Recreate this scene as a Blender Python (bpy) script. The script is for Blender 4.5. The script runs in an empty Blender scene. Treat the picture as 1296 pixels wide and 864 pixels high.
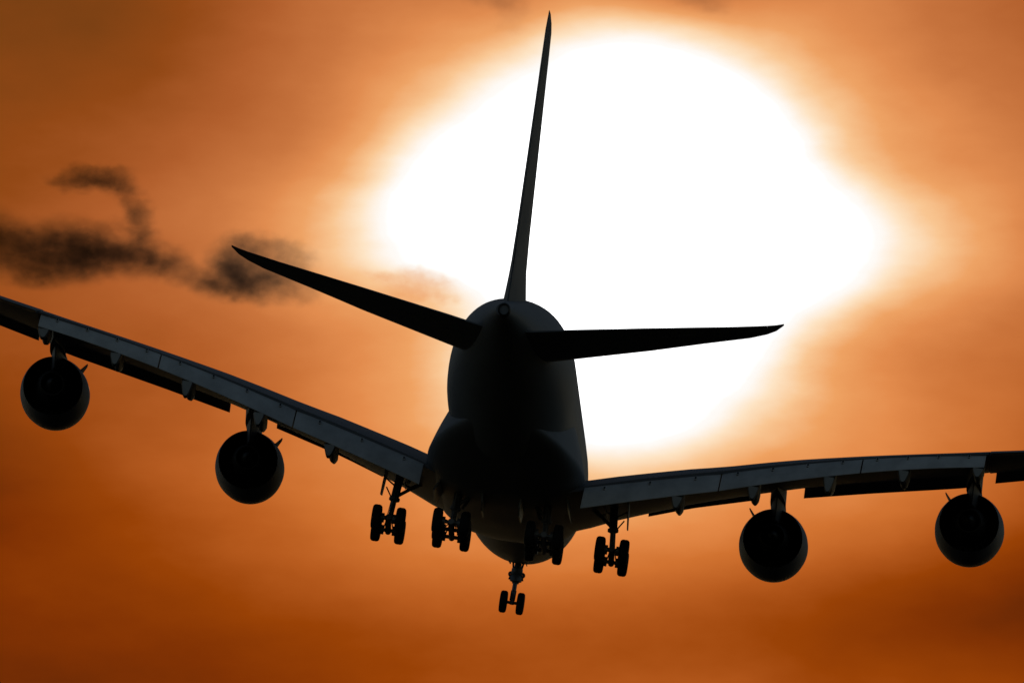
import bpy, bmesh, math, random
import numpy as np
from mathutils import Vector, Matrix
random.seed(7)
SC = bpy.context.scene
COL = SC.collection
R = math.radians

# ------------------------------------------------------------------ camera
EYE = Vector((0.0, 0.0, 1.7))
ELEV = R(11.3)
FOCAL = 34650.0                    # focal length in pixels of a 1296 px wide frame
cam_d = bpy.data.cameras.new('camera')
cam = bpy.data.objects.new('camera', cam_d)
COL.objects.link(cam)
cam.location = EYE
cam.rotation_euler = (R(90) + ELEV, 0, 0)
cam_d.sensor_width = 36
cam_d.lens = FOCAL / 1296 * 36
cam_d.clip_start = 1.0
cam_d.clip_end = 200000
SC.camera = cam
CR = Vector((1, 0, 0))
CU = Vector((0, -math.sin(ELEV), math.cos(ELEV)))
CF = Vector((0, math.cos(ELEV), math.sin(ELEV)))

# ------------------------------------------------------------------ exposure
EXPO = -2.6
vs = SC.view_settings
vs.view_transform = 'Standard'
vs.look = 'None'
vs.exposure = EXPO
vs.gamma = 1
vs.use_curve_mapping = False
SC.cycles.use_denoising = True
SC.cycles.volume_step_rate = 1.0
SC.cycles.volume_max_steps = 256

# ------------------------------------------------------------------ sun
SUN_EL = ELEV + math.atan(132 / FOCAL)
SUN_AZ = math.atan(152 / FOCAL)            # to the right of +Y
sun_d = bpy.data.lights.new('sun', 'SUN')
sun = bpy.data.objects.new('sun', sun_d)
COL.objects.link(sun)
sun_d.energy = 2.0
sun_d.angle = R(0.53)
sun_d.color = (1.0, 0.62, 0.34)
sdir = Vector((math.sin(SUN_AZ) * math.cos(SUN_EL), math.cos(SUN_AZ) * math.cos(SUN_EL), math.sin(SUN_EL)))
sun.rotation_euler = (-sdir).to_track_quat('-Z', 'Y').to_euler()
sun.location = (0, 300, 600)

# ------------------------------------------------------------------ sky
def lin(c):
    c = c / 255
    return c / 12.92 if c <= 0.04045 else ((c + 0.055) / 1.055) ** 2.4

# brightness of the cloud-veiled glow, read at points around the sun direction (units: 1/34650 rad)
GRID = {
 0:   [.12,.14,.33,.52,.66,.80,.66,.72,.55,.43],
 72:  [.17,.19,.36,.58,.76,1.10,1.30,.84,.62,.47],
 144: [.22,.28,.42,.64,.97,1.5,1.5,1.05,.76,.55],
 216: [.24,.35,.50,.76,1.3,1.6,1.6,1.35,.80,.62],
 288: [.28,.42,.62,.93,1.5,1.6,1.6,1.45,.93,.66],
 360: [.32,.40,.54,.86,1.1,1.6,1.6,1.30,.86,.64],
 432: [.30,.32,.44,.69,1.0,1.6,1.5,.95,.68,.51],
 504: [.20,.32,.43,.68,.92,1.4,1.3,.88,.66,.48],
 576: [.14,.34,.44,.65,.84,.95,.90,.80,.60,.44],
 648: [.05,.23,.37,.56,.68,.74,.75,.60,.54,.34],
 720: [.18,.20,.33,.46,.57,.62,.57,.42,.25,.07],
 776: [.10,.14,.20,.27,.32,.34,.28,.24,.13,.05],
 864: [.05,.07,.12,.22,.30,.33,.39,.30,.26,.22]}
pts = []
for y, row in GRID.items():
    for i, v in enumerate(row):
        pts.append((i * 144.0, float(y), v, 1.0))
for p in [(470,300),(500,230),(560,150),(620,95),(700,60),(780,45),(864,53),(940,75),(1000,125),(1030,200),(1080,250),
          (1122,300),(1115,345),(1060,380),(1000,415),(985,455),(950,500),(890,545),(830,572),(770,578),(600,385)]:
    pts.append((*p, 0.975 if p[1] < 160 and p[0] < 960 else (1.0 if p[1] > 540 else 1.04), 2.0))
for x, y, v in [(430,300,.88),(420,250,.78),(480,170,.84),(530,110,.83),(600,60,.84),(700,25,.84),(800,15,.82),(900,35,.86),(880,2,.60),(620,0,.62),(655,12,.66),
                (640,5,.66),(960,55,.86),(1040,100,.84),(1090,170,.83),(1150,240,.82),(1190,330,.89),(1130,385,.80),(1070,420,.79),(1040,470,.87),
                (1010,520,.84),(960,552,.83),(540,372,.93),(500,345,.95),(560,400,.85),(560,500,.88),(540,560,.75),(380,230,.70),(380,430,.58),(1230,420,.58)]:
    pts.append((x, y, v, 2.0))
X0, X1, NX = -150.0, 1446.0, 21
ROWS = np.arange(-56, 950, 64.0)
def bspl(t):
    t = abs(t)
    return (4 - 6*t*t + 3*t**3)/6 if t < 1 else ((2-t)**3/6 if t < 2 else 0.0)
def ygau(y):
    w = np.exp(-((y - ROWS) / 64.0) ** 2 / (2 * .62 ** 2))
    return w / w.sum()
Amat, bvec = [], []
dx = (X1 - X0) / (NX - 1)
for x, y, v, w in pts:
    gx = np.array([bspl((x - X0) / dx - i) for i in range(NX)])
    Amat.append(np.outer(ygau(y), gx).ravel() * w)
    bvec.append(v * w)
nr = len(ROWS)
for j in range(nr):
    for i in range(NX):
        k = j * NX + i
        if 0 < i < NX - 1:
            row = np.zeros(nr * NX); row[k] = -2; row[k-1] = 1; row[k+1] = 1; Amat.append(row * .22); bvec.append(0)
        if 0 < j < nr - 1:
            row = np.zeros(nr * NX); row[k] = -2; row[k-NX] = 1; row[k+NX] = 1; Amat.append(row * .16); bvec.append(0)
coef = np.linalg.lstsq(np.array(Amat), np.array(bvec), rcond=None)[0].reshape(nr, NX)
TS = 2.0
coef = np.clip(coef, -0.1, 1.85)

world = bpy.data.worlds.new('World')
SC.world = world
world.use_nodes = True
wt = world.node_tree
for n in list(wt.nodes):
    wt.nodes.remove(n)
def N(tree, typ, **kw):
    n = tree.nodes.new(typ)
    for k, v in kw.items():
        setattr(n, k, v)
    return n
def link(tree, a, b):
    tree.links.new(a, b)
def M(tree, op, a, b=None, c=None, clamp=False):
    n = tree.nodes.new('ShaderNodeMath'); n.operation = op; n.use_clamp = clamp
    for i, v in enumerate((a, b, c)):
        if v is None: continue
        if isinstance(v, (int, float)): n.inputs[i].default_value = v
        else: tree.links.new(v, n.inputs[i])
    return n.outputs[0]
def VM(tree, op, a, b=None):
    n = tree.nodes.new('ShaderNodeVectorMath'); n.operation = op
    for i, v in enumerate((a, b)):
        if v is None: continue
        if isinstance(v, (tuple, list, Vector)): n.inputs[i].default_value = tuple(v)
        else: tree.links.new(v, n.inputs[i])
    return n
tc = N(wt, 'ShaderNodeTexCoord')
dv = tc.outputs['Generated']
fwd = VM(wt, 'DOT_PRODUCT', dv, CF).outputs['Value']
fw = M(wt, 'MAXIMUM', fwd, 0.05)
sx = M(wt, 'MULTIPLY', M(wt, 'DIVIDE', VM(wt, 'DOT_PRODUCT', dv, CR).outputs['Value'], fw), FOCAL)
sy = M(wt, 'MULTIPLY', M(wt, 'DIVIDE', VM(wt, 'DOT_PRODUCT', dv, CU).outputs['Value'], fw), -FOCAL)
sx = M(wt, 'ADD', sx, 648.0)
sy = M(wt, 'ADD', sy, 432.0)
cmb = N(wt, 'ShaderNodeCombineXYZ'); link(wt, sx, cmb.inputs[0]); link(wt, sy, cmb.inputs[1])
# drifting, horizontally stretched veil that disturbs the glow
mp = N(wt, 'ShaderNodeMapping'); mp.inputs['Scale'].default_value = (0.0035, 0.0095, 1); link(wt, cmb.outputs[0], mp.inputs[0])
nz = N(wt, 'ShaderNodeTexNoise'); nz.inputs['Scale'].default_value = 1.0; nz.inputs['Detail'].default_value = 5; nz.inputs['Roughness'].default_value = .5
link(wt, mp.outputs[0], nz.inputs['Vector'])
nsep = N(wt, 'ShaderNodeSeparateColor'); link(wt, nz.outputs['Color'], nsep.inputs[0])
sxn = M(wt, 'MULTIPLY_ADD', M(wt, 'SUBTRACT', nsep.outputs[0], .5), 50.0, sx)
syn = M(wt, 'MULTIPLY_ADD', M(wt, 'SUBTRACT', nsep.outputs[1], .5), 36.0, sy)
xn = M(wt, 'DIVIDE', M(wt, 'SUBTRACT', sxn, X0), X1 - X0, clamp=True)
yc = M(wt, 'MINIMUM', M(wt, 'MAXIMUM', syn, -60.0), 930.0)
tsum = wsum = None
for j in range(nr):
    rp = N(wt, 'ShaderNodeValToRGB')
    cr = rp.color_ramp
    cr.interpolation = 'B_SPLINE'
    while len(cr.elements) < NX:
        cr.elements.new(0.5)
    for i in range(NX):
        cr.elements[i].position = i / (NX - 1)
    for i in range(NX):
        v = max(0.0, (coef[j, i] + .1) / TS)
        cr.elements[i].color = (v, v, v, 1)
    link(wt, xn, rp.inputs[0])
    d = M(wt, 'DIVIDE', M(wt, 'SUBTRACT', yc, float(ROWS[j])), 64.0 * .62 * math.sqrt(2))
    w = M(wt, 'EXPONENT', M(wt, 'MULTIPLY', M(wt, 'MULTIPLY', d, d), -1.0))
    sp = N(wt, 'ShaderNodeSeparateColor'); link(wt, rp.outputs[0], sp.inputs[0])
    tsum = M(wt, 'MULTIPLY', sp.outputs[0], w) if tsum is None else M(wt, 'MULTIPLY_ADD', sp.outputs[0], w, tsum)
    wsum = w if wsum is None else M(wt, 'ADD', wsum, w)
tt = M(wt, 'SUBTRACT', M(wt, 'MULTIPLY', M(wt, 'DIVIDE', tsum, wsum), TS), .1)
# finer mottling
mp2 = N(wt, 'ShaderNodeMapping'); mp2.inputs['Scale'].default_value = (0.009, 0.018, 1); mp2.inputs['Location'].default_value = (3.1, 7.7, 0); link(wt, cmb.outputs[0], mp2.inputs[0])
nz2 = N(wt, 'ShaderNodeTexNoise'); nz2.inputs['Scale'].default_value = 1.0; nz2.inputs['Detail'].default_value = 6; nz2.inputs['Roughness'].default_value = .55
link(wt, mp2.outputs[0], nz2.inputs['Vector'])
tt = M(wt, 'MULTIPLY_ADD', M(wt, 'SUBTRACT', nz2.outputs[0], .5), .11, tt)
def tramp(stops):
    rp = N(wt, 'ShaderNodeValToRGB'); cr = rp.color_ramp; cr.interpolation = 'LINEAR'
    while len(cr.elements) < len(stops): cr.elements.new(0.5)
    for i, (p, c) in enumerate(stops): cr.elements[i].position = p / 1.2
    for i, (p, c) in enumerate(stops): cr.elements[i].color = (lin(c[0]), lin(c[1]), lin(c[2]), 1)
    link(wt, M(wt, 'DIVIDE', tt, 1.2, clamp=True), rp.inputs[0])
    return rp.outputs[0]
upper = tramp([(0,(100,50,16)),(.12,(122,64,20)),(.25,(146,72,22)),(.4,(176,94,44)),(.55,(199,116,62)),(.68,(224,140,80)),(.78,(238,163,101)),(.88,(249,198,146)),(.97,(254,228,196)),(1.06,(255,250,244)),(1.12,(255,255,255))])
lower = tramp([(0,(98,38,6)),(.12,(128,50,4)),(.25,(152,65,6)),(.4,(184,92,31)),(.55,(209,115,49)),(.68,(229,139,73)),(.78,(239,161,95)),(.88,(249,198,147)),(.97,(254,228,196)),(1.06,(255,250,244)),(1.12,(255,255,255))])
mx = N(wt, 'ShaderNodeMix', data_type='RGBA')
link(wt, M(wt, 'DIVIDE', M(wt, 'SUBTRACT', sy, 330.0), 330.0, clamp=True), mx.inputs['Factor'])
link(wt, upper, mx.inputs['A']); link(wt, lower, mx.inputs['B'])
# the veiled sun itself is brighter than white
boost = M(wt, 'MULTIPLY_ADD', M(wt, 'MAXIMUM', M(wt, 'SUBTRACT', tt, 1.08), 0.0), 3.0, 1.0)
glowcol = VM(wt, 'SCALE', mx.outputs['Result']); link(wt, M(wt, 'MULTIPLY', boost, 10.0 * 2 ** (-EXPO)), glowcol.inputs['Scale'])
bg1 = N(wt, 'ShaderNodeBackground'); link(wt, glowcol.outputs[0], bg1.inputs['Color']); bg1.inputs['Strength'].default_value = 0.1
sky = N(wt, 'ShaderNodeTexSky', sky_type='NISHITA')
sky.sun_disc = False
sky.sun_elevation = SUN_EL
sky.sun_rotation = SUN_AZ
sky.altitude = 0
sky.air_density = 1.0; sky.dust_density = .3; sky.ozone_density = 1.0
bg2 = N(wt, 'ShaderNodeBackground'); link(wt, sky.outputs[0], bg2.inputs['Color']); bg2.inputs['Strength'].default_value = 0.14
# glow only within a few degrees of the sun
mr = N(wt, 'ShaderNodeMapRange'); mr.interpolation_type = 'SMOOTHSTEP'
mr.inputs['From Min'].default_value = math.cos(R(4.5)); mr.inputs['From Max'].default_value = math.cos(R(1.9))
link(wt, fwd, mr.inputs['Value'])
ms = N(wt, 'ShaderNodeMixShader'); link(wt, mr.outputs[0], ms.inputs[0]); link(wt, bg2.outputs[0], ms.inputs[1]); link(wt, bg1.outputs[0], ms.inputs[2])
wo = N(wt, 'ShaderNodeOutputWorld'); link(wt, ms.outputs[0], wo.inputs['Surface'])
world.cycles.sampling_method = 'MANUAL'
world.cycles.sample_map_resolution = 2048

# ------------------------------------------------------------------ materials
def mat(name, base, rough=.45, metal=0.0, spec=.5, var=.12, scale=.35, dirt=0.0, coat=0.0, streak=(1, 1, 1)):
    m = bpy.data.materials.new(name); m.use_nodes = True
    t = m.node_tree; b = t.nodes['Principled BSDF']
    b.inputs['Roughness'].default_value = rough
    b.inputs['Metallic'].default_value = metal
    b.inputs['Specular IOR Level'].default_value = spec
    b.inputs['Coat Weight'].default_value = coat
    c = N(t, 'ShaderNodeTexCoord')
    mpp = N(t, 'ShaderNodeMapping'); mpp.inputs['Scale'].default_value = tuple(scale * s for s in streak); link(t, c.outputs['Object'], mpp.inputs[0])
    n = N(t, 'ShaderNodeTexNoise'); n.inputs['Scale'].default_value = 1; n.inputs['Detail'].default_value = 8; n.inputs['Roughness'].default_value = .6
    link(t, mpp.outputs[0], n.inputs['Vector'])
    r = N(t, 'ShaderNodeValToRGB')
    r.color_ramp.elements[0].position = .3; r.color_ramp.elements[1].position = .7
    lo = tuple(max(0, x * (1 - var)) for x in base); hi = tuple(min(1, x * (1 + var * .6)) for x in base)
    r.color_ramp.elements[0].color = (*lo, 1); r.color_ramp.elements[1].color = (*hi, 1)
    link(t, n.outputs[0], r.inputs[0])
    link(t, r.outputs[0], b.inputs['Base Color'])
    rr = M(t, 'MULTIPLY_ADD', n.outputs[0], .25, rough - .12, clamp=True)
    link(t, rr, b.inputs['Roughness'])
    bp = N(t, 'ShaderNodeBump'); bp.inputs['Strength'].default_value = .08; bp.inputs['Distance'].default_value = .02
    link(t, n.outputs[0], bp.inputs['Height']); link(t, bp.outputs[0], b.inputs['Normal'])
    return m
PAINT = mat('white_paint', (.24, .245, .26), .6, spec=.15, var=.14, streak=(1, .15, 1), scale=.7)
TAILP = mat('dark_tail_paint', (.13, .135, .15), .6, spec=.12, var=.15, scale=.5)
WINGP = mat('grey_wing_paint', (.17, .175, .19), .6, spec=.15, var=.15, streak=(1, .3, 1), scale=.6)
FLAPP = mat('grey_flap_paint', (.72, .685, .63), .6, spec=.2, var=.22, streak=(1, .4, 1), scale=.8)
FTFP = mat('sky_lit_fairing_end', (.45, .44, .42), .6, spec=.15, var=.2, scale=.8)  # paler copy of the fairing grey: rear sky light put into the colour
SLATM = mat('bare_slat_metal', (.2, .2, .21), .6, metal=.1, spec=.1)
NACP = mat('nacelle_paint', (.17, .185, .21), .6, spec=.15, var=.12)
DARKM = mat('burnt_nozzle_metal', (.05, .048, .045), .6, metal=.5)
BLACK = mat('near_black_liner', (.012, .012, .013), .7)  # near-black, for duct and exhaust linings and the hinge brackets
STEEL = mat('gear_steel', (.22, .22, .23), .45, metal=.4)
RUBBER = mat('tyre_rubber', (.02, .02, .021), .8, spec=.3)
RIM = mat('wheel_rim_metal', (.30, .30, .31), .4, metal=.5)
DOORM = mat('gear_door_paint', (.30, .31, .33), .5)

# ------------------------------------------------------------------ mesh helpers; aircraft frame: station s (m aft of the nose), y to starboard, z up
S0 = 36.0
def P(s, y, z):
    return Vector((y, S0 - s, z))
def link_mesh(name, bm, mats, parent, smooth=True, sharp=35, origin=None):
    bmesh.ops.recalc_face_normals(bm, faces=bm.faces)
    if origin is not None:
        bmesh.ops.translate(bm, verts=bm.verts, vec=-origin)
    me = bpy.data.meshes.new(name)
    if not isinstance(mats, (list, tuple)): mats = [mats]
    for m in mats: me.materials.append(m)
    if smooth:
        for f in bm.faces: f.smooth = True
        for e in bm.edges:
            if len(e.link_faces) == 2 and e.calc_face_angle(0) > R(sharp): e.smooth = False
    bm.to_mesh(me); bm.free()
    o = bpy.data.objects.new(name, me); COL.objects.link(o)
    if parent is not None: o.parent = parent
    if origin is not None: o.location = origin
    return o
def loft(bm, rings, caps=(True, True), mi=0, close=True):
    vr = [[bm.verts.new(p) for p in r] for r in rings]
    n = len(rings[0])
    for a, b in zip(vr[:-1], vr[1:]):
        for i in range(n if close else n - 1):
            j = (i + 1) % n
            f = bm.faces.new((a[i], a[j], b[j], b[i])); f.material_index = mi
    if caps[0]: bm.faces.new(vr[0]).material_index = mi
    if caps[1]: bm.faces.new(vr[-1][::-1]).material_index = mi
def tube(bm, p, q, r0, r1=None, n=14, mi=0):
    p, q = Vector(p), Vector(q); r1 = r0 if r1 is None else r1
    d = (q - p).normalized(); a = d.orthogonal().normalized(); b = d.cross(a)
    rings = []
    for c, r in ((p, r0), (q, r1)):
        rings.append([c + (a * math.cos(t) + b * math.sin(t)) * r for t in [2 * math.pi * k / n for k in range(n)]])
    loft(bm, rings, mi=mi)
def box(bm, c, size, rot=None, mi=0, bev=.0):
    m = Matrix.Translation(Vector(c)) @ (rot.to_4x4() if rot is not None else Matrix()) @ Matrix.Diagonal((*size, 1))
    r = bmesh.ops.create_cube(bm, size=1, matrix=m)
    for v in r['verts']:
        for f in v.link_faces: f.material_index = mi
    if bev:
        es = list({e for v in r['verts'] for e in v.link_edges})
        bmesh.ops.bevel(bm, geom=es, offset=bev, segments=2, affect='EDGES', profile=.6)
def lathe(bm, prof, center, axis, n=48, mi=0, closed=False):
    """prof: (along axis, radius); mi: int or list per segment"""
    center = Vector(center); d = Vector(axis).normalized(); a = d.orthogonal().normalized(); b = d.cross(a)
    rings = []
    for (t, r) in prof:
        rings.append([bm.verts.new(center + d * t + (a * math.cos(x) + b * math.sin(x)) * max(r, .002)) for x in [2 * math.pi * k / n for k in range(n)]])
    pairs = list(zip(rings[:-1], rings[1:]))
    if closed: pairs.append((rings[-1], rings[0]))
    for k, (u, v) in enumerate(pairs):
        for i in range(n):
            j = (i + 1) % n
            f = bm.faces.new((u[i], u[j], v[j], v[i])); f.material_index = mi if isinstance(mi, int) else mi[k]
def interp(tab, x):
    if x <= tab[0][0]: return tab[0][1]
    for (a, va), (b, vb) in zip(tab[:-1], tab[1:]):
        if x <= b: return va + (vb - va) * (x - a) / (b - a)
    (a, va), (b, vb) = tab[-2:]
    return va + (vb - va) * (x - a) / (b - a)
def airfoil(n=22, t=.12, camber=.0, te=.012):
    """closed loop from trailing edge along the top to the leading edge and back below; x 0 (LE) .. 1 (TE)"""
    up, lo = [], []
    for k in range(n + 1):
        x = .5 * (1 - math.cos(math.pi * k / n))
        yt = 5 * t * (.2969 * math.sqrt(x) - .126 * x - .3516 * x * x + .2843 * x ** 3 - .1036 * x ** 4) + te * x * .5
        yc = camber * 4 * x * (1 - x)
        up.append((x, yc + yt)); lo.append((x, yc - yt))
    return up[::-1] + lo[1:]
def foil_part(t, x0, x1, te=.012, n=12):
    def h(x): return 5 * t * (.2969 * math.sqrt(max(x, 0)) - .126 * x - .3516 * x * x + .2843 * x ** 3 - .1036 * x ** 4) + te * x * .5
    xs = [x0 + (x1 - x0) * .5 * (1 - math.cos(math.pi * k / n)) for k in range(n + 1)]
    up = [(x, h(x)) for x in xs][::-1]
    lo = [(x, -h(x)) for x in xs]
    return up + (lo[1:] if x0 <= 0 else lo)
def foil_ring(s_le, z_le, s_te, z_te, y, t, camber=0, te=.012, side=1, n=22):
    """section between a leading and a trailing edge point, both in the plane of y"""
    c = math.hypot(s_te - s_le, z_te - z_le); ex = ((s_te - s_le) / c, (z_te - z_le) / c); nz_ = (-ex[1], ex[0])
    out = []
    for x, h in airfoil(n, t, camber, te):
        s = s_le + ex[0] * x * c + nz_[0] * h * c; z = z_le + ex[1] * x * c + nz_[1] * h * c
        out.append(P(s, y * side, z))
    return out

# ------------------------------------------------------------------ ground
def ground():
    bm = bmesh.new()
    n = 40; L = 60000.0
    vs_ = {}
    for i in range(n + 1):
        for j in range(n + 1):
            u = (i / n * 2 - 1); v = (j / n * 2 - 1)
            vs_[i, j] = bm.verts.new((L * u * abs(u), L * v * abs(v), 0))
    for i in range(n):
        for j in range(n):
            bm.faces.new((vs_[i, j], vs_[i + 1, j], vs_[i + 1, j + 1], vs_[i, j + 1]))
    m = mat('dark_grass_ground', (.016, .018, .013), .95, spec=.1, var=.4, scale=.01)
    o = link_mesh('ground', bm, m, None, smooth=False); o['kind'] = 'structure'
ground()

# ------------------------------------------------------------------ the airliner
plane = bpy.data.objects.new('airplane', None); COL.objects.link(plane)
plane['label'] = 'large four-engined jet airliner landing with its wheels down, silhouetted against the sun glow'
plane['category'] = 'airplane'
plane.empty_display_size = 10
YAW, DIP, ROLL = .044, .145, R(8.5)
f = Vector((YAW, -DIP, -math.sqrt(1 - YAW * YAW - DIP * DIP)))      # nose direction as (right, up, back) of the viewer
r = (Vector((1, 0, 0)) - f * f.x).normalized()
u = r.cross(f)
roll = Matrix(((math.cos(ROLL), math.sin(ROLL), 0), (-math.sin(ROLL), math.cos(ROLL), 0), (0, 0, 1)))
VC = Matrix((CR, CU, -CF)).transposed()
A3 = VC @ roll @ Matrix((r, f, u)).transposed()
tail_ref = EYE + VC @ Vector((-5.5 / FOCAL * 1500, 69.5 / FOCAL * 1500, -1500))
plane.matrix_world = Matrix.Translation(tail_ref - A3 @ P(71, 0, 8.5)) @ A3.to_4x4()

# fuselage -----------------------------------------------------------
FUS = [(0,.05,4.62,4.5),(.3,.75,5.3,3.85),(1,1.4,6.15,3.4),(2,2.05,7.1,3.05),(3.5,2.65,8.35,2.78),(5,3.05,9.4,2.6),(7,3.35,10.25,2.45),(10,3.52,10.8,2.3),
       (14,3.57,11.0,2.25),(20,3.57,11.05,2.25),(30,3.57,11.05,2.25),(44,3.57,11.05,2.25),(48,3.56,11.0,2.4),(51,3.48,10.8,2.8),(54,3.3,10.42,3.4),(57,3.02,9.97,4.05),
       (60,2.63,9.5,4.72),(63,2.15,9.0,5.32),(66,1.6,8.5,5.85),(69,1.05,7.98,6.3),(71,.68,7.62,6.5),(72.4,.42,7.36,6.58),(72.7,.36,7.3,6.6)]
def fus_ring(s, hw, zt, zb, n=64):
    zc = zb + (zt - zb) * .47
    out = []
    for k in range(n):
        a = 2 * math.pi * k / n
        cx, sz = math.sin(a), math.cos(a)
        e = 1.08
        x = hw * math.copysign(abs(cx) ** (2 / 2.1), cx)
        z = zc + (zt - zc if sz > 0 else zc - zb) * math.copysign(abs(sz) ** (2 / 2.1), sz)
        out.append(P(s, x, z))
    return out
def smooth_sections(tab, step=1.0):
    s = np.array([t[0] for t in tab]); cols = [np.array([t[i] for t in tab]) for i in range(1, len(tab[0]))]
    def pchip(x):
        h = np.diff(s); out = []
        for c in cols:
            d = np.diff(c) / h; m = np.zeros(len(c))
            for i in range(1, len(c) - 1):
                m[i] = 0 if d[i-1] * d[i] <= 0 else 2 * d[i-1] * d[i] / (d[i-1] + d[i])
            m[0], m[-1] = d[0], d[-1]
            k = min(max(int(np.searchsorted(s, x) - 1), 0), len(h) - 1)
            t = (x - s[k]) / h[k]
            out.append((2*t**3-3*t*t+1)*c[k] + (t**3-2*t*t+t)*h[k]*m[k] + (-2*t**3+3*t*t)*c[k+1] + (t**3-t*t)*h[k]*m[k+1])
        return out
    xs = sorted(set(list(s) + list(np.arange(s[0] + step, s[-1], step))))
    return [(x, *pchip(x)) for x in xs]
bm = bmesh.new()
secs = smooth_sections(FUS, 1.0)
loft(bm, [fus_ring(*q) for q in secs])
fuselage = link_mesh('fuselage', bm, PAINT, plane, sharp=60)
# exhaust of the auxiliary power unit in the tail cone end
bm = bmesh.new()
lathe(bm, [(.3,.36),(.0,.34),(-.12,.27),(-.1,.24),(.6,.22),(.6,.0)], (0, 0, 0), (0, 1, 0), 32, mi=[0,0,0,1,1])
bmesh.ops.transform(bm, matrix=Matrix.Translation(P(72.7, .07, 6.95)) @ Matrix.Diagonal((1, 1, 1.15, 1)), verts=bm.verts)
link_mesh('tail_exhaust', bm, [DARKM, BLACK], fuselage)
# belly fairing ------------------------------------------------------
BF = [(15.5,1.6,3.4,2.6,2.3),(18,2.7,4.6,2.8,2.0),(20,3.45,5.2,2.95,1.75),(24,4.05,5.9,3.0,1.5),(30,4.32,6.2,3.05,1.35),(36,4.45,6.2,3.05,1.35),(40,4.42,6.0,3.05,1.45),(43,4.25,5.7,3.1,1.75),(46,3.85,5.3,3.2,2.2),(49,3.2,4.9,3.4,2.75),(52,2.1,4.6,3.7,3.25),(54,1.2,4.4,3.9,3.6)]
def bf_ring(s, hw, zt, zc, zb):
    """straight flanks that lean in upwards and run into the hull, rounded belly"""
    half = [(hw * .55, zt + .05), (hw * .80 - .12, zt)]
    for k in range(1, 9):
        q = k / 9; half.append((hw * .80 - .12 + (hw * .20 + .12) * (q + .06 * math.sin(q * math.pi)), zt + (zc - zt) * q))
    for k in range(0, 14):
        a = math.pi / 2 * k / 14
        half.append((hw * math.cos(a) ** (2 / 2.5), zc - (zc - zb) * math.sin(a) ** (2 / 2.4)))
    pts_ = half + [(0, zb)] + [(-x, z) for x, z in half[::-1]]
    return [P(s, x, z) for x, z in pts_]
bm = bmesh.new()
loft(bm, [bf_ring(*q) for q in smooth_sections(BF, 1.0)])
link_mesh('belly_fairing', bm, PAINT, plane, sharp=60)

# wings --------------------------------------------------------------
LE = [(2.5, 18.8), (6, 21.9), (39.9, 48.3)]
ZLE = [(2.5, 3.4), (4.5, 3.78), (6, 4.2), (10, 5.13), (14.5, 5.88), (16.3, 6.15), (20, 6.55), (25, 7.02), (29, 7.54), (34, 8.2), (39.9, 9.4)]
TEZ = [(2.5, 2.1), (4.5, 2.62), (6.35, 3.13), (10, 4.16), (15.5, 5.42), (20, 6.26), (25, 6.70), (29, 7.26), (34, 8.3), (39.9, 9.5)]
FTE_Z = [(4.0, .9), (7.7, 1.78), (10.2, 2.6), (12, 3.1), (15.3, 4.12), (18.6, 4.62), (22.5, 5.22), (26.6, 5.93)]
FANG = R(33)
def smooth_tab(tab, deg, y0, y1, n=24):
    c = np.polyfit([q[0] for q in tab], [q[1] for q in tab], deg)
    return [(float(y), float(np.polyval(c, y))) for y in np.linspace(y0, y1, n)]
TEZ = [(y, z - .17) for y, z in smooth_tab(TEZ, 4, 2.5, 39.9, 40)]
FTE_Z = smooth_tab(FTE_Z, 3, 4.0, 26.9)
CHF = [(y, (interp(TEZ, y) - .04 - interp(FTE_Z, y)) / math.sin(FANG)) for y in np.linspace(4, 26.9, 24)]
CHF = smooth_tab(CHF, 2, 4.0, 26.9)
def te_full(y): return 42.4 if y < 12 else 42.4 + (y - 12) * .36
def te_fix(y):
    if y < 26.8: return te_full(y) - interp(CHF, y) * math.cos(FANG) + .42
    return te_full(y)
THK = [(2.5, .118), (10, .108), (16, .105), (26, .10), (39.9, .095)]
FLAPS = [(4.55, 11.98), (12.06, 19.76), (19.84, 26.62)]
FTF = [9.8, 13.95, 18.1, 22.2, 26.3]
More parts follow.
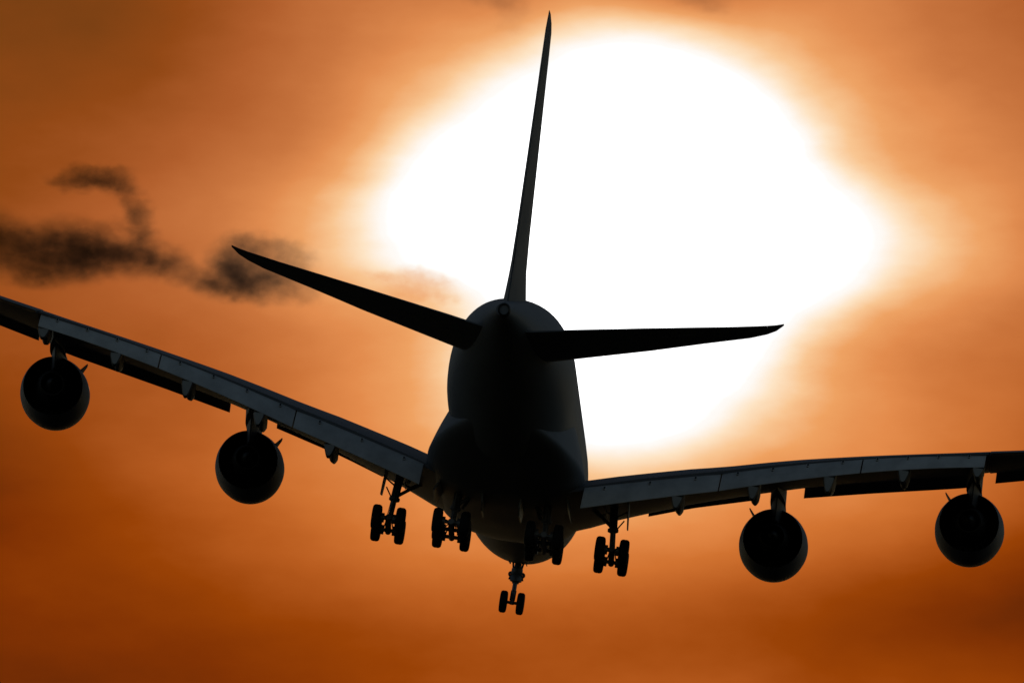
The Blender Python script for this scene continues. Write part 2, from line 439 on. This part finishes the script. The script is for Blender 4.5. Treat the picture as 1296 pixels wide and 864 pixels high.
def wing(side):
    bm = bmesh.new()
    ys = [2.5, 3.6, 4.5, 5.3, 6, 7, 8, 9, 10, 11.2, 12.4, 13.5, 14.5, 15.4, 16.3, 17.5, 18.8, 20, 21.3, 22.6, 24, 25.3, 26.75]
    loft(bm, [foil_ring(interp(LE, y), interp(ZLE, y), te_fix(y), interp(TEZ, y) - .09, y, interp(THK, y), .008, .012, side) for y in ys])
    ys2 = [26.8, 28, 29.5, 31, 32.5, 34, 35.5, 37, 38.5, 39.9]
    # outboard wing box ends where the ailerons start
    loft(bm, [foil_ring(interp(LE, y), interp(ZLE, y), te_full(y) - 1.25, interp(TEZ, y) - .08, y, interp(THK, y) * 1.15, .008, .02, side) for y in ys2])
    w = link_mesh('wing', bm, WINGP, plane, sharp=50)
    w.rotation_euler.y = .0061
    for a, b in ((26.9, 30.3), (30.36, 33.6), (33.66, 36.9)):
        bm = bmesh.new()
        loft(bm, [foil_ring(te_full(y) - 1.25, interp(TEZ, y) - .1, te_full(y) - .05, interp(TEZ, y) - .2, y, .13, 0, .02, side, 10) for y in np.linspace(a, b, 4)])
        link_mesh('aileron', bm, WINGP, w)
    for a, b in FLAPS:
        bm = bmesh.new()
        rr_ = []
        for y in np.linspace(a, b, 9):
            c = interp(CHF, y); st, zt = te_full(y), interp(FTE_Z, y)
            rr_.append(foil_ring(st - c * math.cos(FANG), zt + c * math.sin(FANG), st, zt, y, .115, .02, .012, side, 16))
        loft(bm, rr_)
        # hinge brackets standing on the upper skin
        nbr = 4 if a > 12 else 3
        for k in range(nbr):
            y = a + (b - a) * (k + .45) / nbr
            c = interp(CHF, y); st, zt = te_full(y), interp(FTE_Z, y)
            ex = Vector((0, -math.cos(FANG), -math.sin(FANG))); up = Vector((0, -math.sin(FANG), math.cos(FANG)))
            base = P(st, side * y, zt) - ex * c * .66 + up * (c * .075)
            m3 = Matrix((Vector((1, 0, 0)), ex, up)).transposed()
            box(bm, base, (.16, .34, .16), m3, mi=1, bev=.03)
        link_mesh('flap', bm, [FLAPP, BLACK], w, sharp=50)
    # spoilers resting on the fixed trailing edge (thin raised panels)
    for a, b in ((8.0, 11.6), (12.3, 15.2), (15.3, 18.2), (18.3, 21.2), (21.3, 24.2)):
        bm = bmesh.new()
        ra, rb = [], []
        for y, lst in ((a, ra), (b, rb)):
            s1 = te_fix(y) - .02; z1 = interp(TEZ, y) - .04
            s0 = s1 - 1.1; z0 = z1 + .13
            lst += [P(s0, y * side, z0), P(s1, y * side, z1 + .03), P(s1, y * side, z1 - .02), P(s0, y * side, z0 - .04)]
        loft(bm, [ra, rb]); link_mesh('spoiler', bm, WINGP, w, smooth=False)
    # drooped leading edge devices
    def slat(name, a, b, drop, ext):
        bm = bmesh.new(); rr_ = []
        for y in np.linspace(a, b, 8):
            s1 = interp(LE, y) + .55; z1 = interp(ZLE, y) + .42
            rr_.append(foil_ring(s1 - ext, z1 - drop - .42, s1, z1, y, .17, .09, .02, side, 12))
        loft(bm, rr_); return link_mesh(name, bm, SLATM, w, sharp=50)
    slat('droop_nose', 7.6, 13.7, .62, 1.5)
    for a, b in ((16.35, 19.4), (19.405, 22.5), (22.505, 26.2), (27.1, 31.255), (31.26, 35.2), (35.26, 38.9)):
        slat('slat', a, b, .82 if a < 26 else .72, 1.6)
    # flap track fairings: canoe bodies whose tails hang down with the flaps
    for k, y in enumerate(FTF):
        bm = bmesh.new()
        c = interp(CHF, y); tf = te_fix(y); zt = interp(TEZ, y); fz = interp(FTE_Z, y); tfull = te_full(y)
        ln = interp([(6, 1.2), (13, 1.1), (26, .85)], y)
        low = {0: .75, 1: .80, 2: .95, 3: .75, 4: .60}[k]
        out = []
        # (station, z of the flat top, half width, depth)
        for s, z, hw_, dp in ((tf - 6 * ln, zt - .95 * ln, .04, .05), (tf - 5 * ln, zt - 1.05 * ln, .2, .3), (tf - 3 * ln, zt - 1.0 * ln, .3, .6), (tf - 1.2, zt - .7 * ln, .33, .6),
                              (tf + .1, zt - .6 * ln, .33, .62 * ln), (tfull - c * .35, fz + c * .12, .34, low + .05), (tfull - .25, fz - .06, .32, low), (tfull + .02, fz - .05, .27, low - .12)):
            out.append([P(s, side * y + x * hw_, z - d_ * dp) for x, d_ in ((-.95, 0), (-1, .1), (-.88, .32), (-.66, .6), (-.42, .86), (-.18, .98), (.18, .98), (.42, .86), (.66, .6), (.88, .32), (1, .1), (.95, 0))])
        loft(bm, out)
        bm.faces.ensure_lookup_table(); bm.faces[-1].material_index = 1  # aft end face takes the paler grey, painted as lit from behind
        link_mesh('flap_track_fairing', bm, [WINGP, FTFP], w, sharp=60)
    # wingtip fence
    bm = bmesh.new()
    loft(bm, [[P(48.5, side * 39.95, 9.35), P(52.4, side * 39.95, 9.5), P(52.4, side * 40.03, 9.5), P(48.5, side * 40.03, 9.35)],
              [P(51.0, side * 40.15, 10.9), P(53.2, side * 40.15, 10.9), P(53.2, side * 40.2, 10.9), P(51.0, side * 40.2, 10.9)]])
    loft(bm, [[P(48.5, side * 39.95, 9.45), P(52.4, side * 39.95, 9.55), P(52.4, side * 40.03, 9.55), P(48.5, side * 40.03, 9.45)],
              [P(51.0, side * 40.1, 8.3), P(52.9, side * 40.1, 8.3), P(52.9, side * 40.15, 8.3), P(51.0, side * 40.15, 8.3)]])
    link_mesh('wingtip_fence', bm, WINGP, w, smooth=False)
    return w
for side in (-1, 1): wing(side)

# tail ----------------------------------------------------------------
def tailplane(side):
    T = [(.4, 58.4, 67.4, 6.35, 6.60), (1.6, 59.3, 67.6, 6.45, 6.72), (3, 60.35, 68.0, 6.58, 6.92), (8, 64.1, 69.4, 7.22, 7.55), (13.5, 68.45, 70.6, 7.98, 8.26), (14.4, 69.25, 70.85, 8.18, 8.40), (14.9, 70.0, 71.05, 8.32, 8.48), (15.3, 71.1, 71.35, 8.50, 8.56)]
    def ring(y, x0, x1):
        a, b, za, zb = [interp([(q[0], q[i]) for q in T], y) for i in (1, 2, 3, 4)]
        c = math.hypot(b - a, zb - za); ex = ((b - a) / c, (zb - za) / c)
        return [P(a + ex[0] * x * c - ex[1] * h * c, y * side, za + ex[1] * x * c + ex[0] * h * c) for x, h in foil_part(.115 if y < 9 else .095, x0, x1, .01)]
    bm = bmesh.new()
    loft(bm, [ring(.4, 0, 1), ring(1.6, 0, 1)])
    loft(bm, [ring(y, 0, .71) for y in (1.605, 3, 5.5, 8, 11, 13.5, 14.395)])
    loft(bm, [ring(y, 0, 1) for y in (14.4, 14.65, 14.9, 15.1, 15.3)])
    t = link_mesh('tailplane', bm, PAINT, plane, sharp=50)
    for y0, y1 in ((1.61, 7.9), (7.91, 14.39)):
        bm = bmesh.new()
        loft(bm, [ring(y, .713, 1) for y in np.linspace(y0, y1, 5)])
        link_mesh('elevator', bm, PAINT, t)
for side in (-1, 1): tailplane(side)

def fin():
    F = [(8.0, 54.6, 67.9, .078), (10.2, 55.8, 68.1, .079), (11.0, 57.0, 68.2, .074), (13, 58.6, 68.5, .07), (16.5, 61.2, 69.0, .074), (20.5, 64.2, 69.7, .078), (23.3, 66.4, 70.3, .085), (23.75, 67.1, 70.5, .07), (24.05, 68.4, 70.6, .05)]
    def ring(z, x0=0.0, x1=1.0, thick=None):
        a, b, t = [interp([(q[0], q[i]) for q in F], z) for i in (1, 2, 3)]
        return [P(a + (b - a) * x, h * (b - a), z) for x, h in foil_part(thick or t, x0, x1, .006)]
    bm = bmesh.new()
    loft(bm, [ring(z) for z in (8.0, 10.2, 11.0)])
    loft(bm, [ring(z, 0, .67) for z in (11.005, 13, 16.5, 20.5, 23.3, 23.6)])
    loft(bm, [ring(z) for z in (23.605, 23.75, 23.92, 24.05)])
    # fillet at the foot
    def foot(z, a, b, t): return [P(a + (b - a) * x, h * (b - a), z) for x, h in foil_part(t, 0, 1, .006)]
    loft(bm, [foot(7.6, 53.0, 68.3, .105), foot(8.5, 53.6, 68.2, .096), foot(9.4, 54.4, 68.1, .086), foot(10.2, 55.6, 68.1, .0795), foot(11.0, 57.0, 68.2, .0745)])
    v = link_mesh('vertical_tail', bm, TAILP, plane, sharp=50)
    for z0, z1 in ((11.01, 17.0), (17.01, 23.595)):
        bm = bmesh.new()
        loft(bm, [ring(z, .673, 1) for z in np.linspace(z0, z1, 5)]); link_mesh('rudder', bm, TAILP, v)
fin()

# engines ---------------------------------------------------------------
def engine(y, z, s, side, wing_s):
    c = P(s, y, z)
    bm = bmesh.new()
    # outer nacelle, lip, inner duct (t along +forward)
    prof = [(-2.35,1.67),(-1.6,1.78),(-.6,1.89),(.3,1.945),(1.2,1.95),(2.2,1.86),(2.9,1.68),(3.05,1.56),(2.95,1.47),(2.3,1.46),(1.4,1.47),(.4,1.50),(-.8,1.6),(-1.8,1.6),(-2.35,1.64)]
    lathe(bm, prof, c, (0, 1, 0), 64, mi=[0]*5 + [2]*3 + [1]*7, closed=True)
    e = link_mesh('engine', bm, [NACP, BLACK, SLATM], plane, sharp=70)
    e.rotation_euler.y = .0061
    bm = bmesh.new()   # fan disc with blades and outlet vanes
    lathe(bm, [(1.25,0.0),(1.2,.45),(1.2,1.5)], c, (0, 1, 0), 40)
    for k in range(24):
        a = 2 * math.pi * k / 24
        d = Vector((math.cos(a), 0, math.sin(a))); tdir = Vector((-math.sin(a), 0, math.cos(a)))
        p0 = c + Vector((0, -.4, 0)) + d * .8; p1 = c + Vector((0, -.4, 0)) + d * 1.5
        m3 = Matrix((d, tdir * .8 + Vector((0, .6, 0)), d.cross(tdir * .8 + Vector((0, .6, 0))))).transposed()
        box(bm, (p0 + p1) / 2, (.74, .3, .02), m3)
    link_mesh('fan', bm, DARKM, e, smooth=False)
    bm = bmesh.new()   # core cowl, hot nozzle and plug
    lathe(bm, [(1.2,.75),(0,.98),(-1.6,1.02),(-2.6,.84),(-3.3,.66),(-3.28,.60),(-2.2,.62)], c, (0, 1, 0), 40)
    link_mesh('core_cowl', bm, DARKM, e)
    bm = bmesh.new()
    lathe(bm, [(-2.2,.62),(-2.6,.44),(-3.3,.33),(-3.9,.16),(-4.15,.0)], c, (0, 1, 0), 32)
    link_mesh('exhaust_cone', bm, DARKM, e)
    # pylon
    bm = bmesh.new()
    wz = wing_s[1]; ws = wing_s[0]
    rr_ = []
    for zz, a, b, th in ((z + .9, s - 2.0, s + 3.6, .12), (z + 1.95, s - 2.0, s + 5.4, .115), (z + (wz - z) * .8, s - .4, s + 8.2, .10), (wz + .1, s + 1.4, s + 9.6, .105)):
        cc = b - a
        rr_.append([P(a + cc * x, y + h * cc, zz) for x, h in airfoil(14, th, 0, .01)])
    loft(bm, rr_)
    link_mesh('pylon', bm, WINGP, e, sharp=60)
    # strake on the inboard shoulder
    bm = bmesh.new()
    ang = R(48); d = Vector((-side * math.cos(ang), 0, math.sin(ang))); n_ = Vector((d.z, 0, -d.x)) * .03
    q0, q1, q2, q3 = c + d * 1.8 + Vector((0, 1.6, 0)), c + d * 1.8 + Vector((0, -.3, 0)), c + d * 2.42 + Vector((0, -.3, 0)), c + d * 2.34 + Vector((0, .35, 0))
    loft(bm, [[q + n_ for q in (q0, q1, q2, q3)], [q - n_ for q in (q0, q1, q2, q3)]])
    link_mesh('strake', bm, NACP, e, smooth=False)
for side in (-1, 1):
    engine(side * 14.95, 2.9, 26.0, side, (28, 5.35))
    engine(side * 25.97, 4.25, 34.2, side, (37, 6.55))

# landing gear ------------------------------------------------------------
def wheel(c, parent, rad, wid):
    bm = bmesh.new(); h = wid / 2
    rim = rad * .48
    prof = [(-h*.62,rim),(-h*.9,rim*1.18),(-h,rad*.72),(-h*.93,rad*.87),(-h*.66,rad*.97),(-h*.35,rad),(-.02,rad),(0,rad*.985),(.02,rad),(h*.35,rad),(h*.66,rad*.97),(h*.93,rad*.87),(h,rad*.72),(h*.9,rim*1.18),(h*.62,rim),
            (h*.55,rim*.92),(h*.3,rim*.6),(h*.45,rim*.25),(h*.45,0)]
    lathe(bm, prof, c, (1, 0, 0), 40, mi=[0]*14 + [1]*4)
    lathe(bm, [(-h*.62,rim),(-h*.55,rim*.92),(-h*.3,rim*.6),(-h*.45,rim*.25),(-h*.45,0)], c, (1, 0, 0), 40, mi=1)
    return link_mesh('wheel', bm, [RUBBER, RIM], parent, sharp=60)
def main_gear(name, y, s, zc, axles, pitch, half, strut_top, side, rad=.71, wid=.54):
    """axles: offsets along the bogie, forward positive; pitch: nose-down tilt"""
    bm = bmesh.new()
    fwd_ = Vector((0, math.cos(pitch), -math.sin(pitch)))
    c = P(s, y, zc)
    tube(bm, c + fwd_ * (axles[0] + .25), c + fwd_ * (axles[-1] - .25), .17, n=16)
    for a in axles:
        p = c + fwd_ * a
        tube(bm, p - Vector((half + .1, 0, 0)), p + Vector((half + .1, 0, 0)), .11)
        for sd in (-1, 1):   # brake packs
            tube(bm, p + Vector((sd * (half - wid * .55 - .14), 0, 0)), p + Vector((sd * (half - wid * .1), 0, 0)), .27, n=20)
            tube(bm, p + Vector((sd * (half - .42), 0, .12)), c + Vector((sd * .1, -.1, .42)), .035, n=8)
    top = Vector(strut_top); d = (top - c)
    tube(bm, c + Vector((0, 0, -.12)), c + d * .42, .15, n=18)
    tube(bm, c + d * .36, top, .235, n=20)
    lathe(bm, [(0,.24),(.04,.31),(.18,.31),(.22,.24)], c + d * .36, d, 20)
    tube(bm, c + Vector((0, -.1, .06)), c + d * .2 + Vector((0, -.55, 0)), .07, n=8)
    tube(bm, c + d * .2 + Vector((0, -.55, 0)), c + d * .4 + Vector((0, -.1, 0)), .07, n=8)
    tube(bm, c + fwd_ * (axles[0] * .6) + Vector((0, 0, .1)), c + d * .45 + Vector((0, .2, 0)), .05, n=8)
    for k in range(3):   # hoses
        tube(bm, c + Vector((.14 * (k - 1), -.22, .3)), c + d * .7 + Vector((.12 * (k - 1), -.26, 0)), .022, n=6)
    g = link_mesh(name, bm, STEEL, plane, sharp=50)
    for a in axles:
        for sd in (-1, 1):
            wheel(c + fwd_ * a + Vector((sd * half, 0, 0)), g, rad, wid)
    return g, c, top
def bar(name, parent, segs, m=STEEL):
    bm = bmesh.new()
    for p, q, rr_ in segs: tube(bm, p, q, rr_, n=10)
    return link_mesh(name, bm, m, parent)
def panel(name, parent, pts_, th, m=DOORM):
    bm = bmesh.new(); pts_ = [Vector(p) for p in pts_]
    nrm = (pts_[1] - pts_[0]).cross(pts_[2] - pts_[0]).normalized() * th / 2
    loft(bm, [[p + nrm for p in pts_], [p - nrm for p in pts_]])
    return link_mesh(name, bm, m, parent, smooth=False)
for side in (-1, 1):
    g, c, top = main_gear('wing_gear', side * 6.33, 33.5, -.22, (.85, -.85), R(15), .675, P(33.0, side * 6.0, 3.6), side)
    bar('side_brace', g, [(P(33.4, side * 6.2, 1.35), P(33.0, side * 5.35, 2.05), .10), (P(33.0, side * 5.35, 2.05), P(32.6, side * 4.6, 2.6), .12),
                          (P(33.2, side * 6.1, 2.3), P(33.0, side * 5.35, 2.05), .05)])
    # slim door carried outboard of the leg, seen edge on, with its linkage
    panel('gear_door', g, [P(32.0, side * 6.80, 3.6), P(34.3, side * 6.80, 3.6), P(34.1, side * 6.94, 2.0), P(33.6, side * 7.0, 1.4), P(32.4, side * 6.98, 1.5)], .07)
    bar('door_link', g, [(P(33.3, side * 6.25, 2.0), P(33.3, side * 6.92, 2.45), .05), (P(33.3, side * 6.3, 1.2), P(33.3, side * 6.75, 1.9), .04)])
    panel('gear_door', g, [P(31.8, side * 5.4, 2.9), P(34.2, side * 5.4, 2.9), P(34.0, side * 5.75, 2.1), P(32.0, side * 5.75, 2.1)], .07)
    g, c, top = main_gear('body_gear', side * 2.62, 37.0, -.5, (1.7, 0, -1.7), R(6), .78, P(36.4, side * 2.5, 2.6), side)
    bar('side_brace', g, [(P(36.8, side * 2.6, 1.0), P(34.6, side * 2.4, 1.9), .13), (P(36.9, side * 2.62, .6), P(38.4, side * 2.5, 1.9), .08), (P(36.8, side * 2.6, .9), P(36.7, side * 1.5, 1.8), .10)])
    for (y0, y1, zb) in ((1.15, 1.05, .62), (3.95, 4.1, .70)):
        panel('gear_door', g, [P(34.4, side * y0, 2.0), P(39.6, side * y0, 2.2), P(39.4, side * y1, zb + .35), P(38.2, side * y1, zb), P(34.6, side * y1, zb + .15)] if y0 < 2 else
              [P(34.0, side * 3.55, 1.9), P(39.0, side * 3.5, 2.1), P(38.8, side * 3.85, 1.35), P(34.2, side * 3.9, 1.2)], .08)
    bar('retraction_jack', g, [(P(36.2, side * 2.2, .9), P(35.6, side * 1.7, 2.0), .09)])

# nose gear
bm = bmesh.new()
nc = P(5.0, -.03, .3)
tube(bm, nc + Vector((-.5, 0, 0)), nc + Vector((.5, 0, 0)), .09)
tube(bm, nc + Vector((0, 0, -.1)), P(4.9, 0, 1.9), .13, n=16)
tube(bm, P(4.9, 0, 1.45), P(4.6, 0, 3.3), .20, n=18)
lathe(bm, [(0,.2),(.05,.34),(.3,.34),(.4,.27),(.5,.34),(.78,.32),(.85,.2)], P(4.93, 0, 1.5), (0, 0, 1), 20)
for sd in (-1, 1):
    tube(bm, P(4.9, 0, 1.62), P(4.9, sd * .42, 1.72), .09, n=10)
    tube(bm, P(4.88, sd * .18, 2.0), P(4.8, sd * .40, 3.2), .06, n=8)
    lathe(bm, [(0,.02),(.02,.16),(.12,.17),(.2,.1),(.22,.02)], P(4.9, sd * .33, 1.96), (0, 1, 0), 16)   # lamps on the leg
    tube(bm, nc + Vector((sd * .12, -.1, .12)), P(5.35, sd * .12, .95), .04, n=8)
tube(bm, P(5.35, 0, .95), P(5.0, 0, 1.6), .07, n=8)
tube(bm, P(4.9, 0, 2.1), P(2.9, 0, 3.2), .10, n=10)
ng = link_mesh('nose_gear', bm, STEEL, plane, sharp=50)
for sd in (-1, 1): wheel(nc + Vector((sd * .49, 0, 0)), ng, .64, .43)
for sd in (-1, 1):
    panel('gear_door', ng, [P(4.0, sd * .38, 3.2), P(5.9, sd * .40, 3.2), P(5.8, sd * .50, 2.5), P(4.2, sd * .48, 2.6)], .05)

# ------------------------------------------------------------------ dark clouds far behind the airliner
def cloud(name, label, blobs, dist, sigma, seed, col=(.0, .13, .34)):
    """blobs: (x, y, rx, ry, w) in units of 1/34650 rad right of / below the viewing axis, turned into metres at this distance"""
    k = dist / FOCAL
    cx = sum(b[0] for b in blobs) / len(blobs); cy = sum(b[1] for b in blobs) / len(blobs)
    org = EYE + CF * dist + CR * ((cx - 648) * k) + CU * ((432 - cy) * k)
    bm = bmesh.new(); B = []
    HULL = 2.0
    for (x, y, rx, ry, w) in blobs:
        c = Vector(((x - cx) * k, 0, (cy - y) * k)); rad = Vector((rx * k, (rx + ry) * .5 * k, ry * k))
        B.append((c, rad, w))
        r_ = bmesh.ops.create_icosphere(bm, subdivisions=3, radius=1, matrix=Matrix.Translation(c) @ Matrix.Diagonal((*(rad * HULL), 1)))
    me = bpy.data.meshes.new(name); bm.to_mesh(me); bm.free()
    tmp = bpy.data.objects.new(name + '_tmp', me); COL.objects.link(tmp)
    md = tmp.modifiers.new('remesh', 'REMESH'); md.mode = 'VOXEL'; md.voxel_size = 3.0 * k
    dg = bpy.context.evaluated_depsgraph_get(); dg.update()
    me2 = bpy.data.meshes.new_from_object(tmp.evaluated_get(dg))
    bpy.data.objects.remove(tmp)
    me2.name = name
    o = bpy.data.objects.new(name, me2); COL.objects.link(o)
    o.location = org; o.rotation_euler = (ELEV, 0, 0)
    o['label'] = label; o['category'] = 'cloud'; o['group'] = 'dark scraps of cloud left of the sun'
    m = bpy.data.materials.new(name + '_vapour'); m.use_nodes = True; t = m.node_tree
    for n in list(t.nodes): t.nodes.remove(n)
    tcn = N(t, 'ShaderNodeTexCoord')
    def noise(sc, detail, loc, rough=.6):
        mpp = N(t, 'ShaderNodeMapping'); mpp.inputs['Location'].default_value = loc; mpp.inputs['Scale'].default_value = (sc / k, sc / k, sc * 1.35 / k)
        link(t, tcn.outputs['Object'], mpp.inputs[0])
        n = N(t, 'ShaderNodeTexNoise'); n.inputs['Scale'].default_value = 1; n.inputs['Detail'].default_value = detail; n.inputs['Roughness'].default_value = rough
        link(t, mpp.outputs[0], n.inputs['Vector']); return n
    n1 = noise(.022, 4, (seed, 2.2, 5.1))
    off = VM(t, 'SUBTRACT', n1.outputs['Color'], (.5, .5, .5))
    off2 = VM(t, 'SCALE', off.outputs[0]); off2.inputs['Scale'].default_value = 34 * k
    n1b = noise(.08, 3, (seed, 9.2, 1.1))
    off3 = VM(t, 'SCALE', VM(t, 'SUBTRACT', n1b.outputs['Color'], (.5, .5, .5)).outputs[0]); off3.inputs['Scale'].default_value = 20 * k
    pos = VM(t, 'ADD', VM(t, 'ADD', tcn.outputs['Object'], off2.outputs[0]).outputs[0], off3.outputs[0]).outputs[0]
    tot = None
    for c, rad, w in B:
        q = VM(t, 'DIVIDE', VM(t, 'SUBTRACT', pos, c).outputs[0], rad)
        d2 = VM(t, 'DOT_PRODUCT', q.outputs[0], q.outputs[0]).outputs['Value']
        e = M(t, 'EXPONENT', M(t, 'MULTIPLY', d2, -1.0))
        tot = M(t, 'MULTIPLY', e, w) if tot is None else M(t, 'MULTIPLY_ADD', e, w, tot)
    n2 = noise(.036, 6, (seed + 4, .3, 8.8), .65)
    mod = M(t, 'MULTIPLY_ADD', n2.outputs[0], 2.4, -.32)
    mod = M(t, 'MAXIMUM', mod, .2)
    den = M(t, 'MAXIMUM', M(t, 'SUBTRACT', M(t, 'MULTIPLY', tot, mod), .08), 0.0)
    den = M(t, 'MULTIPLY', den, sigma / k)
    va = N(t, 'ShaderNodeVolumeAbsorption'); va.inputs['Color'].default_value = (*col, 1)
    link(t, den, va.inputs['Density'])
    oo = N(t, 'ShaderNodeOutputMaterial'); link(t, va.outputs[0], oo.inputs['Volume'])
    me2.materials.clear(); me2.materials.append(m)
    return o
cloud('dark_cloud', 'long dark brown cloud bank at the left edge above the wing',
      [(-60,296,50,30,.7),(-8,304,42,30,.75),(32,322,36,30,.8),(78,316,36,27,1.25),(112,320,36,24,1.3),(150,323,36,20,1.15),(186,328,30,17,.95),(216,333,26,16,.85),(240,348,22,13,.6),(62,348,30,14,.8),(30,350,24,12,.35),(262,362,22,12,.45),(180,304,18,10,.3)], 9000, .036, 3.0)
cloud('dark_cloud', 'thin hooked wisp of dark cloud curling above the long cloud bank',
      [(84,230,28,9,.5),(112,227,28,11,.85),(140,224,26,10,.7),(150,236,18,10,.9),(164,247,15,12,.8),(176,264,15,13,.7),(180,280,14,12,.6),(166,292,18,10,.5),(134,286,20,11,.35),(112,214,34,8,.35),(150,212,20,7,.3),(188,298,16,9,.4)], 9300, .054, 8.0)
cloud('dark_cloud', 'dark smoky cloud puff behind the raised tip of the left tailplane',
      [(306,306,22,13,.8),(340,314,30,14,.7),(374,326,24,16,.5),(290,336,26,24,1.0),(316,346,34,22,1.1),(346,354,28,17,.8),(268,360,26,14,.8),(300,366,26,13,.7),(378,352,26,20,.35),(372,376,26,14,.3),(404,364,24,20,.18),(330,378,22,12,.3)], 8800, .038, 14.0)
cloud('thin_cloud', 'thin peach-coloured shred of cloud veiling the glow just above the left tailplane',
      [(470,346,26,7,.5),(500,347,24,9,.8),(528,351,22,11,1.0),(552,362,20,11,1.0),(570,375,14,9,.9),(520,368,40,14,.7)], 8600, .024, 21.0, (.88,.50,.2))
for nm, lb, bl, d_, sd in (('faint_cloud', 'faint brown cloud wisp at the top edge, left of the tail fin tip', [(600,-6,24,9,.5),(630,2,26,13,.8),(650,16,20,14,.6),(640,36,22,10,.3),(668,-8,24,8,.4)], 9100, 31.0),
                           ('faint_cloud', 'faint brown cloud wisp at the top edge, right of the tail fin tip', [(850,-10,24,8,.5),(880,0,30,10,.8),(905,10,24,8,.5),(930,-8,26,7,.4)], 9200, 41.0)):
    cloud(nm, lb, bl, d_, .016, sd, (.1, .15, .34))
